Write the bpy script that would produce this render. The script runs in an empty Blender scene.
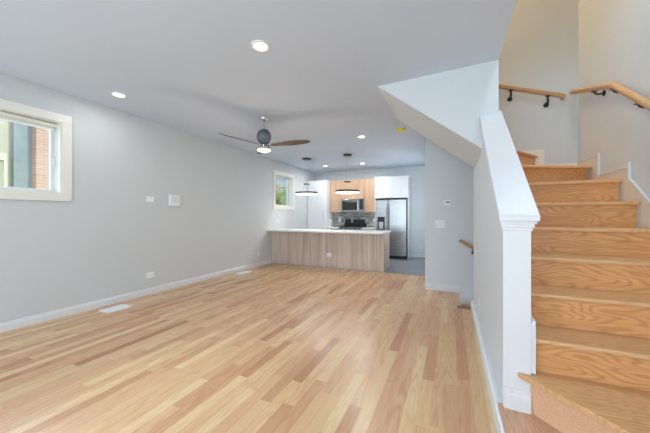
import bpy, bmesh, math, random
from mathutils import Vector, Matrix
random.seed(7)
sc = bpy.context.scene
COL = sc.collection
PI = math.pi

# ------------------------------------------------------------------ camera
cam_d = bpy.data.cameras.new('camera'); cam = bpy.data.objects.new('camera', cam_d); COL.objects.link(cam)
cam_d.sensor_width = 36.0; cam_d.lens = 280.0 / 650.0 * 36.0; cam_d.clip_start = 0.05; cam_d.clip_end = 200
cam.location = (0, 0, 1.25); cam.rotation_euler = (PI / 2, 0, math.atan(126 / 280))
sc.camera = cam

# ------------------------------------------------------------------ colour management
sc.view_settings.view_transform = 'Standard'; sc.view_settings.look = 'None'
sc.view_settings.gamma = 1.0; sc.view_settings.use_curve_mapping = False
sc.view_settings.exposure = 0.16

# ------------------------------------------------------------------ world
w = bpy.data.worlds.new('world'); sc.world = w; w.use_nodes = True
nt = w.node_tree; nt.nodes.clear()
out = nt.nodes.new('ShaderNodeOutputWorld'); bg = nt.nodes.new('ShaderNodeBackground')
sky = nt.nodes.new('ShaderNodeTexSky'); sky.sky_type = 'HOSEK_WILKIE'; sky.turbidity = 4.0
sky.sun_direction = (0.5, -0.5, 0.7)
mixn = nt.nodes.new('ShaderNodeMix'); mixn.data_type = 'RGBA'; mixn.inputs[0].default_value = 0.6
mixn.inputs[7].default_value = (0.80, 0.90, 1.0, 1)
nt.links.new(sky.outputs[0], mixn.inputs[6]); nt.links.new(mixn.outputs[2], bg.inputs[0])
bg.inputs[1].default_value = 2.2
nt.links.new(bg.outputs[0], out.inputs[0])

# ------------------------------------------------------------------ daylight and lamps
def area(name, loc, rot, sx, sy, power, color, spread=None):
    l = bpy.data.lights.new(name, 'AREA'); l.shape = 'RECTANGLE'; l.size = sx; l.size_y = sy
    l.energy = power; l.color = color
    o = bpy.data.objects.new(name, l); COL.objects.link(o); o.location = loc; o.rotation_euler = rot
    if spread: l.spread = math.radians(spread)
    return o
DAY = (0.72, 0.87, 1.0)
area('daylight_front_window', (-1.9, -2.32, 1.45), (math.radians(106), 0, 0), 3.4, 2.0, 96, DAY)
area('daylight_entry', (0.75, -2.32, 1.3), (PI / 2, 0, 0), 1.0, 2.2, 24, DAY)
area('skylight_by_kitchen_window', (-6.6, 6.955, 4.3), (0, -math.radians(42), 0), 1.8, 2.4, 260, DAY)
area('skylight_by_side_window', (-9.2, 1.31, 5.0), (0, -math.radians(66), 0), 1.9, 3.4, 1100, DAY)
area('upstairs_hall_lamp', (-0.2, 3.8, 5.3), (0, 0, 0), 0.5, 0.5, 30, (1.0, 0.72, 0.40))
area('stairwell_fill', (1.0, 2.5, 4.3), (math.radians(8), 0, 0), 0.5, 0.8, 8, (0.76, 0.88, 1.0), 90)  # added overhead fill to brighten the treads, no opening upstairs
area('fill_kitchen_side', (-0.44, 7.6, 1.55), (0, PI / 2, 0), 1.3, 1.4, 14, (0.84, 0.92, 1.0))  # added fill light for the kitchen end, no opening behind it
DOWN = [(-3.855, 2.173), (-1.579, 2.081), (-1.583, 5.244), (-3.516, 7.842), (-2.351, 7.888)]
DOWN_POWER = [4.0, 7.0, 17.0, 13.0, 16.0]
DOWN_UNSEEN = [(-3.855, -0.9), (-1.579, -0.9)]

sun_d = bpy.data.lights.new('sun', 'SUN'); sun_d.energy = 2.2; sun_d.angle = .02; sun_d.color = (1, .97, .9)
sun_o = bpy.data.objects.new('sun', sun_d); COL.objects.link(sun_o)
sun_o.rotation_euler = Vector((-1, -.3, -1.1)).to_track_quat('-Z', 'Y').to_euler()

# ------------------------------------------------------------------ materials
def lin(c):
    return tuple(((v / 255) / 12.92 if v / 255 <= 0.04045 else ((v / 255 + 0.055) / 1.055) ** 2.4) for v in c) + (1.0,)
class G:
    def __init__(s, name, rough=0.6, metal=0.0, spec=0.5):
        s.m = bpy.data.materials.new(name); s.m.use_nodes = True; s.t = s.m.node_tree
        s.b = s.t.nodes['Principled BSDF']
        s.b.inputs['Roughness'].default_value = rough; s.b.inputs['Metallic'].default_value = metal
        s.b.inputs['Specular IOR Level'].default_value = spec
    def n(s, kind, **kw):
        o = s.t.nodes.new(kind)
        for k, v in kw.items(): setattr(o, k, v)
        return o
    def l(s, a, b): s.t.links.new(a, b)
    def math(s, op, a, b=None, c=None):
        o = s.n('ShaderNodeMath', operation=op)
        for i, v in enumerate((a, b, c)):
            if v is None: continue
            if isinstance(v, (int, float)): o.inputs[i].default_value = v
            else: s.l(v, o.inputs[i])
        return o.outputs[0]
    def ramp(s, fac, stops):
        o = s.n('ShaderNodeValToRGB'); e = o.color_ramp.elements
        while len(e) < len(stops): e.new(0.5)
        for el, (p, c) in zip(e, stops): el.position = p; el.color = c
        s.l(fac, o.inputs[0]); return o.outputs[0]
    def mix(s, fac, a, b, mode='MIX'):
        o = s.n('ShaderNodeMix', data_type='RGBA', blend_type=mode)
        for i, v in ((0, fac), (6, a), (7, b)):
            if isinstance(v, (int, float)): o.inputs[i].default_value = v
            elif isinstance(v, tuple): o.inputs[i].default_value = v
            else: s.l(v, o.inputs[i])
        return o.outputs[2]
    def comb(s, x, y, z):
        o = s.n('ShaderNodeCombineXYZ')
        for i, v in enumerate((x, y, z)):
            if isinstance(v, (int, float)): o.inputs[i].default_value = v
            else: s.l(v, o.inputs[i])
        return o.outputs[0]
    def obj(s):
        return s.n('ShaderNodeTexCoord').outputs['Object']
    def bump(s, h, strength=0.2, dist=0.002):
        o = s.n('ShaderNodeBump'); o.inputs['Strength'].default_value = strength; o.inputs['Distance'].default_value = dist
        s.l(h, o.inputs['Height']); s.l(o.outputs[0], s.b.inputs['Normal'])

def plain(name, c, rough=0.5, metal=0.0, spec=0.5, var=0.02, scale=8):
    g = G(name, rough, metal, spec); L = lin(c)
    no = g.n('ShaderNodeTexNoise'); no.inputs['Scale'].default_value = scale; g.l(g.obj(), no.inputs['Vector'])
    d = tuple(x * (1 - var) for x in L[:3]) + (1,); h = tuple(min(1, x * (1 + var)) for x in L[:3]) + (1,)
    g.l(g.ramp(no.outputs['Fac'], [(0.3, d), (0.7, h)]), g.b.inputs['Base Color'])
    return g.m
def paint(name, c, rough=0.6, spec=0.3):
    g = G(name, rough, 0, spec); L = lin(c)
    no = g.n('ShaderNodeTexNoise'); no.inputs['Scale'].default_value = 1.3; no.inputs['Detail'].default_value = 4
    g.l(g.obj(), no.inputs['Vector'])
    d = tuple(x * .985 for x in L[:3]) + (1,)
    g.l(g.ramp(no.outputs['Fac'], [(0.35, d), (0.65, L)]), g.b.inputs['Base Color'])
    n2 = g.n('ShaderNodeTexNoise'); n2.inputs['Scale'].default_value = 260; g.l(g.obj(), n2.inputs['Vector'])
    g.bump(n2.outputs['Fac'], 0.08, 0.001)
    return g.m
def emit(name, c, strength):
    g = G(name); g.b.inputs['Base Color'].default_value = lin(c)
    g.b.inputs['Emission Color'].default_value = lin(c); g.b.inputs['Emission Strength'].default_value = strength
    return g.m
def glass(name):
    g = G(name)
    tr = g.n('ShaderNodeBsdfTransparent'); gl = g.n('ShaderNodeBsdfGlossy'); gl.inputs['Roughness'].default_value = 0.02
    mx = g.n('ShaderNodeMixShader'); fr = g.n('ShaderNodeFresnel'); fr.inputs[0].default_value = 1.45
    g.l(g.math('MULTIPLY', fr.outputs[0], 0.8), mx.inputs[0]); g.l(tr.outputs[0], mx.inputs[1]); g.l(gl.outputs[0], mx.inputs[2])
    tr.inputs[0].default_value = (.94, .97, .97, 1)
    g.l(mx.outputs[0], g.t.nodes['Material Output'].inputs[0])
    return g.m

def oak(name, light, mid, dark, axis='x', rough=0.33, figure=1.0, seed=0.0, contrast=1.0):
    """sawn oak board: long grain along axis, contour ('cathedral') figure, fine pores"""
    g = G(name, rough, 0, 0.4)
    sp = g.n('ShaderNodeSeparateXYZ'); g.l(g.obj(), sp.inputs[0])
    X, Y, Z = sp.outputs
    rnd = g.n('ShaderNodeObjectInfo').outputs['Random']
    off = g.math('MULTIPLY_ADD', rnd, 37.0, seed)
    A, B, C = {'x': (X, Y, Z), 'y': (Y, X, Z), 'z': (Z, X, Y)}[axis]
    v = g.comb(g.math('MULTIPLY_ADD', A, 1.3, off), g.math('MULTIPLY', B, 7.0), g.math('MULTIPLY', C, 7.0))
    n1 = g.n('ShaderNodeTexNoise'); n1.inputs['Scale'].default_value = 1.0; n1.inputs['Detail'].default_value = 1.5
    g.l(v, n1.inputs['Vector'])
    rings = g.math('SINE', g.math('MULTIPLY', n1.outputs['Fac'], 135.0))
    rings = g.math('MULTIPLY_ADD', rings, 0.5, 0.5)
    rings = g.math('POWER', rings, 2.2)
    v2 = g.comb(g.math('MULTIPLY_ADD', A, 3.0, off), g.math('MULTIPLY', B, 130.0), g.math('MULTIPLY', C, 130.0))
    n2 = g.n('ShaderNodeTexNoise'); n2.inputs['Scale'].default_value = 1.0; n2.inputs['Detail'].default_value = 3
    g.l(v2, n2.inputs['Vector'])
    v3 = g.comb(g.math('MULTIPLY_ADD', A, 0.7, off), g.math('MULTIPLY', B, 9.0), g.math('MULTIPLY', C, 9.0))
    n3 = g.n('ShaderNodeTexNoise'); n3.inputs['Scale'].default_value = 1.0; g.l(v3, n3.inputs['Vector'])
    base = g.ramp(n3.outputs['Fac'], [(0.2, lin(light)), (0.8, lin(mid))])
    c = g.mix(g.math('MULTIPLY', rings, 0.46 * figure), base, lin(dark))
    pores = g.ramp(n2.outputs['Fac'], [(0.35, (.0, 0, 0, 1)), (0.6, (1, 1, 1, 1))])
    c = g.mix(g.math('MULTIPLY', pores, 0.28 * contrast), c, lin(dark))
    tone = g.math('MULTIPLY_ADD', rnd, 0.16, 0.92)
    hs = g.n('ShaderNodeHueSaturation'); g.l(tone, hs.inputs['Value']); g.l(c, hs.inputs['Color'])
    g.l(hs.outputs[0], g.b.inputs['Base Color'])
    g.bump(n2.outputs['Fac'], 0.1, 0.0006)
    return g.m

def plank_floor(name):
    g = G(name, 0.2, 0, 0.32)
    sp = g.n('ShaderNodeSeparateXYZ'); g.l(g.obj(), sp.inputs[0]); X, Y, Z = sp.outputs
    W = 0.0825
    xr = g.math('DIVIDE', g.math('ADD', X, 20.0), W); row = g.math('FLOOR', xr); fx = g.math('FRACT', xr)
    wn = g.n('ShaderNodeTexWhiteNoise', noise_dimensions='1D'); g.l(row, wn.inputs['W'])
    length = g.math('MULTIPLY_ADD', wn.outputs['Value'], 0.5, 0.62)
    wob = g.n('ShaderNodeTexNoise', noise_dimensions='2D'); g.l(g.comb(g.math('MULTIPLY', Y, 0.9), g.math('MULTIPLY', row, 3.17), 0), wob.inputs['Vector'])
    wob.inputs['Scale'].default_value = 1.0
    yy = g.math('ADD', g.math('DIVIDE', g.math('ADD', Y, 20.0), length), g.math('MULTIPLY', wn.outputs['Value'], 91.7))
    yy = g.math('ADD', yy, g.math('MULTIPLY', wob.outputs['Fac'], 1.3))
    pid = g.math('FLOOR', yy); fy = g.math('FRACT', yy)
    w2 = g.n('ShaderNodeTexWhiteNoise', noise_dimensions='2D'); g.l(g.comb(row, pid, 0), w2.inputs['Vector'])
    r = w2.outputs['Value']; rc = g.n('ShaderNodeSeparateColor'); g.l(w2.outputs['Color'], rc.inputs[0])
    base = g.ramp(r, [(0.0, lin(FL[0])), (0.28, lin(FL[1])), (0.52, lin(FL[2])), (0.78, lin(FL[3])), (0.94, lin(FL[4])), (1.0, lin(FL[5]))])
    off = g.math('MULTIPLY', r, 61.0)
    v1 = g.comb(g.math('MULTIPLY', X, 9.0), g.math('MULTIPLY_ADD', Y, 0.9, off), off)
    n1 = g.n('ShaderNodeTexNoise'); n1.inputs['Scale'].default_value = 1.0; n1.inputs['Detail'].default_value = 1.0; g.l(v1, n1.inputs['Vector'])
    rings = g.math('POWER', g.math('MULTIPLY_ADD', g.math('SINE', g.math('MULTIPLY', n1.outputs['Fac'], 60.0)), 0.5, 0.5), 2.0)
    v2 = g.comb(g.math('MULTIPLY', X, 150.0), g.math('MULTIPLY_ADD', Y, 4.0, off), off)
    n2 = g.n('ShaderNodeTexNoise'); n2.inputs['Scale'].default_value = 1.0; n2.inputs['Detail'].default_value = 2; g.l(v2, n2.inputs['Vector'])
    dk = g.mix(1.0, base, lin((206, 160, 128)), 'MULTIPLY')
    c = g.mix(g.math('MULTIPLY', g.math('MULTIPLY', rings, rc.outputs[1]), 0.38), base, dk)
    c = g.mix(g.math('MULTIPLY', g.ramp(n2.outputs['Fac'], [(0.4, (0, 0, 0, 1)), (0.62, (1, 1, 1, 1))]), 0.28), c, dk)
    gx = g.math('LESS_THAN', g.math('ABSOLUTE', g.math('SUBTRACT', fx, 0.5)), 0.488)
    gy = g.math('GREATER_THAN', fy, 0.0022)
    gap = g.math('MULTIPLY', gx, gy)
    c = g.mix(g.math('MULTIPLY', g.math('SUBTRACT', 1.0, gap), 0.35), c, lin((120, 78, 50)))
    g.l(c, g.b.inputs['Base Color'])
    g.l(g.math('MULTIPLY_ADD', n2.outputs['Fac'], 0.12, 0.22), g.b.inputs['Roughness'])
    g.bump(gap, 0.15, 0.001)
    return g.m
FL = [(226, 200, 156), (218, 182, 138), (214, 174, 134), (207, 163, 124), (195, 148, 110), (180, 130, 92)]

def tile_floor(name):
    g = G(name, 0.3, 0, 0.5)
    br = g.n('ShaderNodeTexBrick'); g.l(g.obj(), br.inputs['Vector'])
    br.offset = 0.5; br.inputs['Scale'].default_value = 1.0; br.inputs['Mortar Size'].default_value = 0.004
    br.inputs['Brick Width'].default_value = 0.6; br.inputs['Row Height'].default_value = 0.3
    br.inputs['Color1'].default_value = lin((128, 130, 134)); br.inputs['Color2'].default_value = lin((112, 114, 119)); br.inputs['Mortar'].default_value = lin((92, 93, 96))
    no = g.n('ShaderNodeTexNoise'); no.inputs['Scale'].default_value = 5; no.inputs['Detail'].default_value = 5; g.l(g.obj(), no.inputs['Vector'])
    c = g.mix(g.math('MULTIPLY', no.outputs['Fac'], 0.35), br.outputs['Color'], lin((160, 162, 166)))
    g.l(c, g.b.inputs['Base Color']); return g.m

def mosaic(name):
    g = G(name, 0.15, 0, 0.6)
    sp = g.n('ShaderNodeSeparateXYZ'); g.l(g.obj(), sp.inputs[0])
    br = g.n('ShaderNodeTexBrick'); g.l(g.comb(sp.outputs[0], sp.outputs[2], 0), br.inputs['Vector'])
    br.offset = 0.37; br.inputs['Scale'].default_value = 1.0; br.inputs['Mortar Size'].default_value = 0.002
    br.inputs['Brick Width'].default_value = 0.21; br.inputs['Row Height'].default_value = 0.038
    rowz = g.math('FLOOR', g.math('DIVIDE', sp.outputs[2], 0.038))
    cx = g.math('FLOOR', g.math('ADD', g.math('DIVIDE', sp.outputs[0], 0.19), g.math('MULTIPLY', rowz, 0.37)))
    wn = g.n('ShaderNodeTexWhiteNoise', noise_dimensions='2D'); g.l(g.comb(cx, rowz, 0), wn.inputs['Vector'])
    c = g.ramp(wn.outputs['Value'], [(0.0, lin((74, 88, 96))), (0.25, lin((120, 138, 146))), (0.5, lin((176, 178, 172))), (0.75, lin((134, 124, 112))), (1.0, lin((205, 212, 214)))])
    c = g.mix(br.outputs['Fac'], c, lin((190, 190, 186)))
    g.l(c, g.b.inputs['Base Color']); return g.m

def laminate(name, light, dark, seed=0.0):
    """vertical straight-grain wood laminate"""
    g = G(name, 0.45, 0, 0.35)
    sp = g.n('ShaderNodeSeparateXYZ'); g.l(g.obj(), sp.inputs[0]); X, Y, Z = sp.outputs
    n1 = g.n('ShaderNodeTexNoise'); n1.inputs['Scale'].default_value = 1.0; n1.inputs['Detail'].default_value = 3
    g.l(g.comb(g.math('MULTIPLY_ADD', X, 34.0, seed), g.math('MULTIPLY', Y, 34.0), g.math('MULTIPLY', Z, 0.9)), n1.inputs['Vector'])
    n2 = g.n('ShaderNodeTexNoise'); n2.inputs['Scale'].default_value = 1.0; n2.inputs['Detail'].default_value = 2
    g.l(g.comb(g.math('MULTIPLY_ADD', X, 6.0, seed), g.math('MULTIPLY', Y, 6.0), g.math('MULTIPLY', Z, 0.35)), n2.inputs['Vector'])
    f = g.math('MULTIPLY_ADD', n2.outputs['Fac'], 0.45, g.math('MULTIPLY', n1.outputs['Fac'], 0.55))
    g.l(g.ramp(f, [(0.34, lin(dark)), (0.64, lin(light))]), g.b.inputs['Base Color']); return g.m

def steel(name, c=(168, 170, 173), rough=0.28):
    g = G(name, rough, 1.0)
    sp = g.n('ShaderNodeSeparateXYZ'); g.l(g.obj(), sp.inputs[0])
    n1 = g.n('ShaderNodeTexNoise'); n1.inputs['Scale'].default_value = 1.0; n1.inputs['Detail'].default_value = 2
    g.l(g.comb(g.math('MULTIPLY', sp.outputs[0], 4.0), g.math('MULTIPLY', sp.outputs[1], 4.0), g.math('MULTIPLY', sp.outputs[2], 300.0)), n1.inputs['Vector'])
    L = lin(c); d = tuple(x * .86 for x in L[:3]) + (1,)
    g.l(g.ramp(n1.outputs['Fac'], [(0.3, d), (0.7, L)]), g.b.inputs['Base Color'])
    g.l(g.math('MULTIPLY_ADD', n1.outputs['Fac'], 0.12, rough - .06), g.b.inputs['Roughness']); return g.m

def brick(name, c1, c2, mortar, bw=0.21, rh=0.075):
    g = G(name, 0.9, 0, 0.2)
    sp = g.n('ShaderNodeSeparateXYZ'); g.l(g.obj(), sp.inputs[0])
    br = g.n('ShaderNodeTexBrick'); g.l(g.comb(sp.outputs[1], sp.outputs[2], 0), br.inputs['Vector'])
    br.inputs['Scale'].default_value = 1.0; br.inputs['Mortar Size'].default_value = 0.008
    br.inputs['Brick Width'].default_value = bw; br.inputs['Row Height'].default_value = rh
    br.inputs['Color1'].default_value = lin(c1); br.inputs['Color2'].default_value = lin(c2); br.inputs['Mortar'].default_value = lin(mortar)
    g.l(br.outputs['Color'], g.b.inputs['Base Color']); return g.m
def leafy(name, a, b):
    g = G(name, 0.6, 0, 0.3)
    no = g.n('ShaderNodeTexNoise'); no.inputs['Scale'].default_value = 6; no.inputs['Detail'].default_value = 4; g.l(g.obj(), no.inputs['Vector'])
    g.l(g.ramp(no.outputs['Fac'], [(0.35, lin(a)), (0.65, lin(b))]), g.b.inputs['Base Color']); return g.m

M = {}
M['wall'] = paint('wall_paint_pale_grey', (206, 209, 209))
M['ceil'] = paint('ceiling_paint_white', (213, 223, 236), 0.75, 0.15)
M['plaster'] = paint('plaster_paint_white', (218, 223, 225), 0.7, 0.2)
M['wall_daylit'] = paint('wall_paint_daylight_tint', (215, 220, 223))  # same wall grey with cool window light tinted into the colour
M['trim'] = plain('trim_paint_white', (224, 224, 225), 0.35, var=.01)
M['cream'] = plain('window_paint_cream_white', (232, 230, 220), 0.4, var=.01)
M['skirt'] = plain('stair_skirt_off_white', (232, 226, 214), 0.4, var=.01)
M['floor'] = plank_floor('oak_plank_floor')
M['tile'] = tile_floor('grey_floor_tile')
M['oak'] = oak('red_oak_board', (236, 180, 122), (224, 162, 104), (170, 110, 64))
M['oaknose'] = oak('red_oak_tread', (234, 190, 138), (222, 172, 120), (176, 122, 78), figure=.7)
M['oakdark'] = oak('dark_stained_oak_nosing', (150, 112, 82), (134, 96, 68), (100, 68, 46))
M['oakpale'] = oak('pale_oak_riser', (228, 186, 150), (218, 172, 136), (184, 132, 98), figure=.2)
M['oaky'] = oak('oak_landing_board', (220, 178, 144), (210, 164, 130), (178, 128, 98), axis='y', figure=.8)
M['rail'] = oak('oak_rail', (208, 166, 118), (194, 150, 104), (150, 106, 70), figure=.5)
M['pen'] = laminate('taupe_wood_laminate', (222, 206, 192), (178, 156, 140))
M['cab'] = laminate('tan_wood_laminate', (208, 174, 146), (186, 150, 120), 5.0)
M['cabw'] = plain('gloss_white_lacquer', (228, 229, 230), 0.3, var=.01)
M['quartz'] = plain('white_quartz', (240, 240, 238), 0.2, var=.02, scale=30)
M['steel'] = steel('brushed_stainless_steel')
M['chrome'] = steel('polished_chrome', (225, 226, 228), 0.12)
M['black'] = plain('black_enamel', (22, 22, 24), 0.25)
M['blackglass'] = plain('dark_glass_panel', (34, 37, 40), 0.08, spec=.7)
M['iron'] = plain('black_iron', (30, 30, 32), 0.45)
M['bronze'] = plain('dark_bronze_metal', (52, 44, 42), 0.35, metal=.6)
M['plate'] = plain('white_plastic', (240, 241, 242), 0.35, var=.01)
M['slot'] = plain('dark_slot', (70, 72, 74), 0.6)
M['yellow'] = plain('yellow_plastic_cover', (226, 212, 60), 0.4)
M['mosaic'] = mosaic('grey_glass_mosaic_tile')
M['fanball'] = plain('charcoal_ribbed_metal', (112, 114, 118), 0.4, metal=.4)
M['blade'] = oak('walnut_fan_blade', (112, 98, 90), (98, 84, 76), (74, 62, 54), figure=.3)
M['lamp'] = emit('downlight_lens_glow', (255, 252, 246), 9.0)
M['fanlamp'] = emit('fan_lamp_glow', (255, 234, 204), 1.1)
M['ring'] = emit('ring_diffuser_glow', (255, 253, 250), 1.6)
M['glass'] = glass('window_glass')
M['brick'] = brick('pink_brown_brick', (202, 160, 146), (190, 148, 134), (200, 176, 164))
M['stucco'] = plain('grey_stucco', (150, 156, 160), 0.9, var=.08, scale=3)
M['creamwall'] = plain('cream_siding', (196, 186, 168), 0.8)
M['leafA'] = leafy('bright_leaf', (160, 206, 84), (216, 240, 150))
M['leafB'] = leafy('deep_leaf', (140, 190, 84), (196, 226, 136))
M['bark'] = plain('tree_bark', (98, 80, 64), 0.9, var=.2)
M['grass'] = leafy('lawn_grass', (92, 128, 58), (124, 156, 78))
M['display'] = plain('pale_lcd_display', (120, 132, 130), 0.3)
M['shade'] = plain('roller_shade_fabric', (226, 224, 212), 0.8)

# ------------------------------------------------------------------ mesh helpers
class MB:
    def __init__(s): s.bm = bmesh.new()
    def quad_loops(s, loops, caps=True):
        rows = [[s.bm.verts.new(p) for p in lp] for lp in loops]
        n = len(rows[0])
        for a, b in zip(rows, rows[1:]):
            for i in range(n):
                s.bm.faces.new((a[i], a[(i + 1) % n], b[(i + 1) % n], b[i]))
        if caps:
            s.bm.faces.new(list(reversed(rows[0]))); s.bm.faces.new(rows[-1])
        return s
    def box(s, x0, x1, y0, y1, z0, z1):
        return s.quad_loops([[(x0, y0, z), (x1, y0, z), (x1, y1, z), (x0, y1, z)] for z in (z0, z1)])
    def prism(s, pts, axis, a0, a1):
        f = {'x': lambda p, a: (a, p[0], p[1]), 'y': lambda p, a: (p[0], a, p[1]), 'z': lambda p, a: (p[0], p[1], a)}[axis]
        return s.quad_loops([[f(p, a) for p in pts] for a in (a0, a1)])
    def lathe(s, prof, c=(0, 0, 0), n=32, axis='z'):
        loops = []
        for r, h in prof:
            r = max(r, 1e-4); lp = []
            for i in range(n):
                a = 2 * PI * i / n; u, v = r * math.cos(a), r * math.sin(a)
                p = {'z': (u, v, h), 'x': (h, u, v), 'y': (u, h, v)}[axis]
                lp.append((c[0] + p[0], c[1] + p[1], c[2] + p[2]))
            loops.append(lp)
        return s.quad_loops(loops)
    def tube(s, path, r, n=12, squash=1.0):
        P = [Vector(p) for p in path]; loops = []
        for i, p in enumerate(P):
            a = P[max(0, i - 1)]; b = P[min(len(P) - 1, i + 1)]
            t = (b - a).normalized(); up = Vector((0, 0, 1)) if abs(t.z) < .95 else Vector((1, 0, 0))
            u = t.cross(up).normalized(); v = u.cross(t)
            if 0 < i < len(P) - 1:
                d1 = (P[i] - P[i - 1]).normalized(); k = 1 / max(.5, d1.dot(t))
            else: k = 1
            loops.append([tuple(p + u * math.cos(q) * r + v * math.sin(q) * r * squash * k) for q in [2 * PI * j / n for j in range(n)]])
        return s.quad_loops(loops)
    def build(s, name, mat, parent=None, bevel=0.0, seg=2, smooth=False, loc=None):
        bmesh.ops.recalc_face_normals(s.bm, faces=s.bm.faces[:])
        me = bpy.data.meshes.new(name)
        org = Vector(loc) if loc else (Vector(parent['_o']) if parent is not None and '_o' in parent else Vector((0, 0, 0)))
        bmesh.ops.translate(s.bm, verts=s.bm.verts[:], vec=-org)
        s.bm.to_mesh(me); s.bm.free()
        if smooth:
            for p in me.polygons: p.use_smooth = True
            try: me.set_sharp_from_angle(angle=math.radians(35))
            except Exception: pass
        o = bpy.data.objects.new(name, me); COL.objects.link(o); me.materials.append(mat)
        if parent is not None: o.parent = parent; o['_o'] = tuple(org)
        else: o.location = org; o['_o'] = tuple(org)
        if bevel:
            b = o.modifiers.new('bevel', 'BEVEL'); b.width = bevel; b.segments = seg; b.limit_method = 'ANGLE'; b.angle_limit = math.radians(35)
        return o
def thing(name, loc, label, cat, group=None):
    o = bpy.data.objects.new(name, None); COL.objects.link(o); o.location = loc; o['_o'] = tuple(loc)
    o.empty_display_size = .1
    return tag(o, label, cat, group)
def tag(o, label, cat, group=None, kind=None):
    o['label'] = label; o['category'] = cat
    if group: o['group'] = group
    if kind: o['kind'] = kind
    return o
def struct(name, mb, mat, label=None, cat=None, parent=None, **kw):
    o = mb.build(name, mat, parent, **kw)
    if parent is None:
        o['kind'] = 'structure'
        if label: o['label'] = label; o['category'] = cat
    return o
def clone(root, delta, label, group=None):
    r = root.copy(); COL.objects.link(r); r.location = Vector(root.location) + Vector(delta); r['label'] = label
    if group: r['group'] = group
    for ch in list(root.children):
        c = ch.copy(); COL.objects.link(c); c.parent = r
        for gch in list(ch.children):
            d = gch.copy(); COL.objects.link(d); d.parent = c
    return r

# ------------------------------------------------------------------ room dimensions
XL, XR, YF, YB, H = -4.43, 1.37, -2.2, 9.0, 2.80
YS = 4.24           # far wall of the stairwell
T = 0.22

# ------------------------------------------------------------------ floors
fl = MB()
fl.box(XL, 0.26, YF, 4.30, -0.06, 0)
fl.box(0.26, XR, YF, 0.30, -0.06, 0)
fl.box(XL, 0.12, 4.30, 5.10, -0.06, 0)
fl.box(XL, -0.41, 5.10, 6.23, -0.06, 0)
struct('floor', fl, M['floor'], 'warm blond oak plank floor of the living room', 'floor')
struct('floor_kitchen', MB().box(XL, -0.41, 6.23, YB, -0.06, 0.001), M['tile'], 'grey tile floor of the kitchen', 'floor')
struct('floor_landing', MB().prism([(0.262, 0.3), (XR, 0.3), (XR, 2.0), (0.262, 2.0)], 'z', -0.06, 0.11), M['oaky'], 'low oak landing in front of the bottom stair', 'floor')
struct('floor_basement_landing', MB().box(0.12, XR, 4.30, 5.10, -0.25, -0.19), M['oaky'], 'dark oak landing one step down beyond the stair wall', 'floor')
struct('trim_1', MB().box(0.075, 0.26, 4.22, 4.325, 0.0, 0.006), M['oakdark'])

# ------------------------------------------------------------------ walls
W1 = (0.80, 1.835, 1.54, 2.42)      # window openings in the left wall: y0, y1, z0, z1
W2 = (6.49, 7.42, 1.55, 2.43)
wl = MB()
ys = [YF, W1[0], W1[1], W2[0], W2[1], YB + .2]
wl.box(XL - T, XL, ys[0], ys[1], 0, H); wl.box(XL - T, XL, ys[2], ys[3], 0, H); wl.box(XL - T, XL, ys[4], ys[5], 0, H)
for a in (W1, W2):
    wl.box(XL - T, XL, a[0], a[1], 0, a[2]); wl.box(XL - T, XL, a[0], a[1], a[3], H)
struct('wall_left', wl, M['wall'], 'long pale grey wall with two windows', 'wall')
struct('wall_back', MB().box(XL, -0.41, YB, YB + .2, 0, H), M['wall_daylit'], 'pale grey kitchen end wall', 'wall')
struct('wall_thermostat', MB().box(-0.407, XR, 5.10, YB + .2, -0.6, H), M['wall_daylit'], 'pale grey wall carrying the thermostat and switches', 'wall')
wr = MB().box(XR, XR + .2, YF, YS, 0, 5.5); wr.box(XR, XR + .2, YS, 5.1, -0.6, 5.5)
struct('wall_right', wr, M['wall_daylit'], 'grey stairwell wall on the right', 'wall')
struct('wall_stairwell_end', MB().prism([(-0.8, 5.5), (-0.8, 2.84), (0.36, 1.95), (0.42, 1.9), (0.42, -0.19), (XR, -0.19), (XR, 5.5)], 'y', YS, 4.45), M['wall'], 'grey end wall of the stairwell', 'wall')
wf = MB()
for a in [(XL - T, -3.6, 0, H), (-0.2, 0.25, 0, H), (1.25, XR + .2, 0, H), (-3.6, -0.2, 0, 0.4), (-3.6, -0.2, 2.5, H), (0.25, 1.25, 2.4, H)]:
    wf.box(a[0], a[1], YF - T, YF, a[2], a[3])
struct('wall_front', wf, M['wall'])
soff = lambda x: 1.94 - 0.79 * (x - 0.285)
# knee wall beside the stair
knee = [(1.985, 0.0), (4.46, 0.0), (4.46, 1.90), (3.40, 1.90), (3.40, 2.28), (3.30, 2.25), (1.985, 1.20)]
struct('wall_stair', MB().prism(knee, 'x', 0.29, 0.42), M['wall_daylit'], 'grey knee wall beside the staircase', 'wall')
# wall face and soffit under the upper flight
struct('wall_upper_stair', MB().prism([(-0.80, H), (-0.80, 5.5), (0.43, 5.5), (0.43, soff(.43)), (0.285, soff(.285))], 'y', 3.30, 3.40), M['plaster'],
       'white triangular wall closing the upper stair flight', 'wall')
wu = bpy.data.objects['wall_upper_stair']
for v in wu.data.vertices:
    if v.co.y < 3.35: v.co.y -= .07 * (v.co.x + .8) / 1.23
struct('ceiling_soffit', MB().prism([(-0.798, soff(-.798) + .001), (-0.798, 2.9), (0.289, 2.04), (0.42, soff(.42) + .1), (0.42, soff(.42) + .001)], 'y', 3.401, 4.455), M['plaster'],
       'sloping white soffit beneath the upper stair flight', 'ceiling')
ce = MB()
ce.box(XL - T, 0.43, YF - T, 3.30, H, H + .25)
ce.box(XL - T, -0.80, 3.30, YB + .2, H, H + .25)
ce.box(-0.80, XR + .2, 4.45, YB + .2, H, H + .25)
ce.box(0.43, XR + .2, YF - T, 1.2, H, H + .25)
struct('ceiling', ce, M['ceil'], 'smooth white living room ceiling', 'ceiling')
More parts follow.
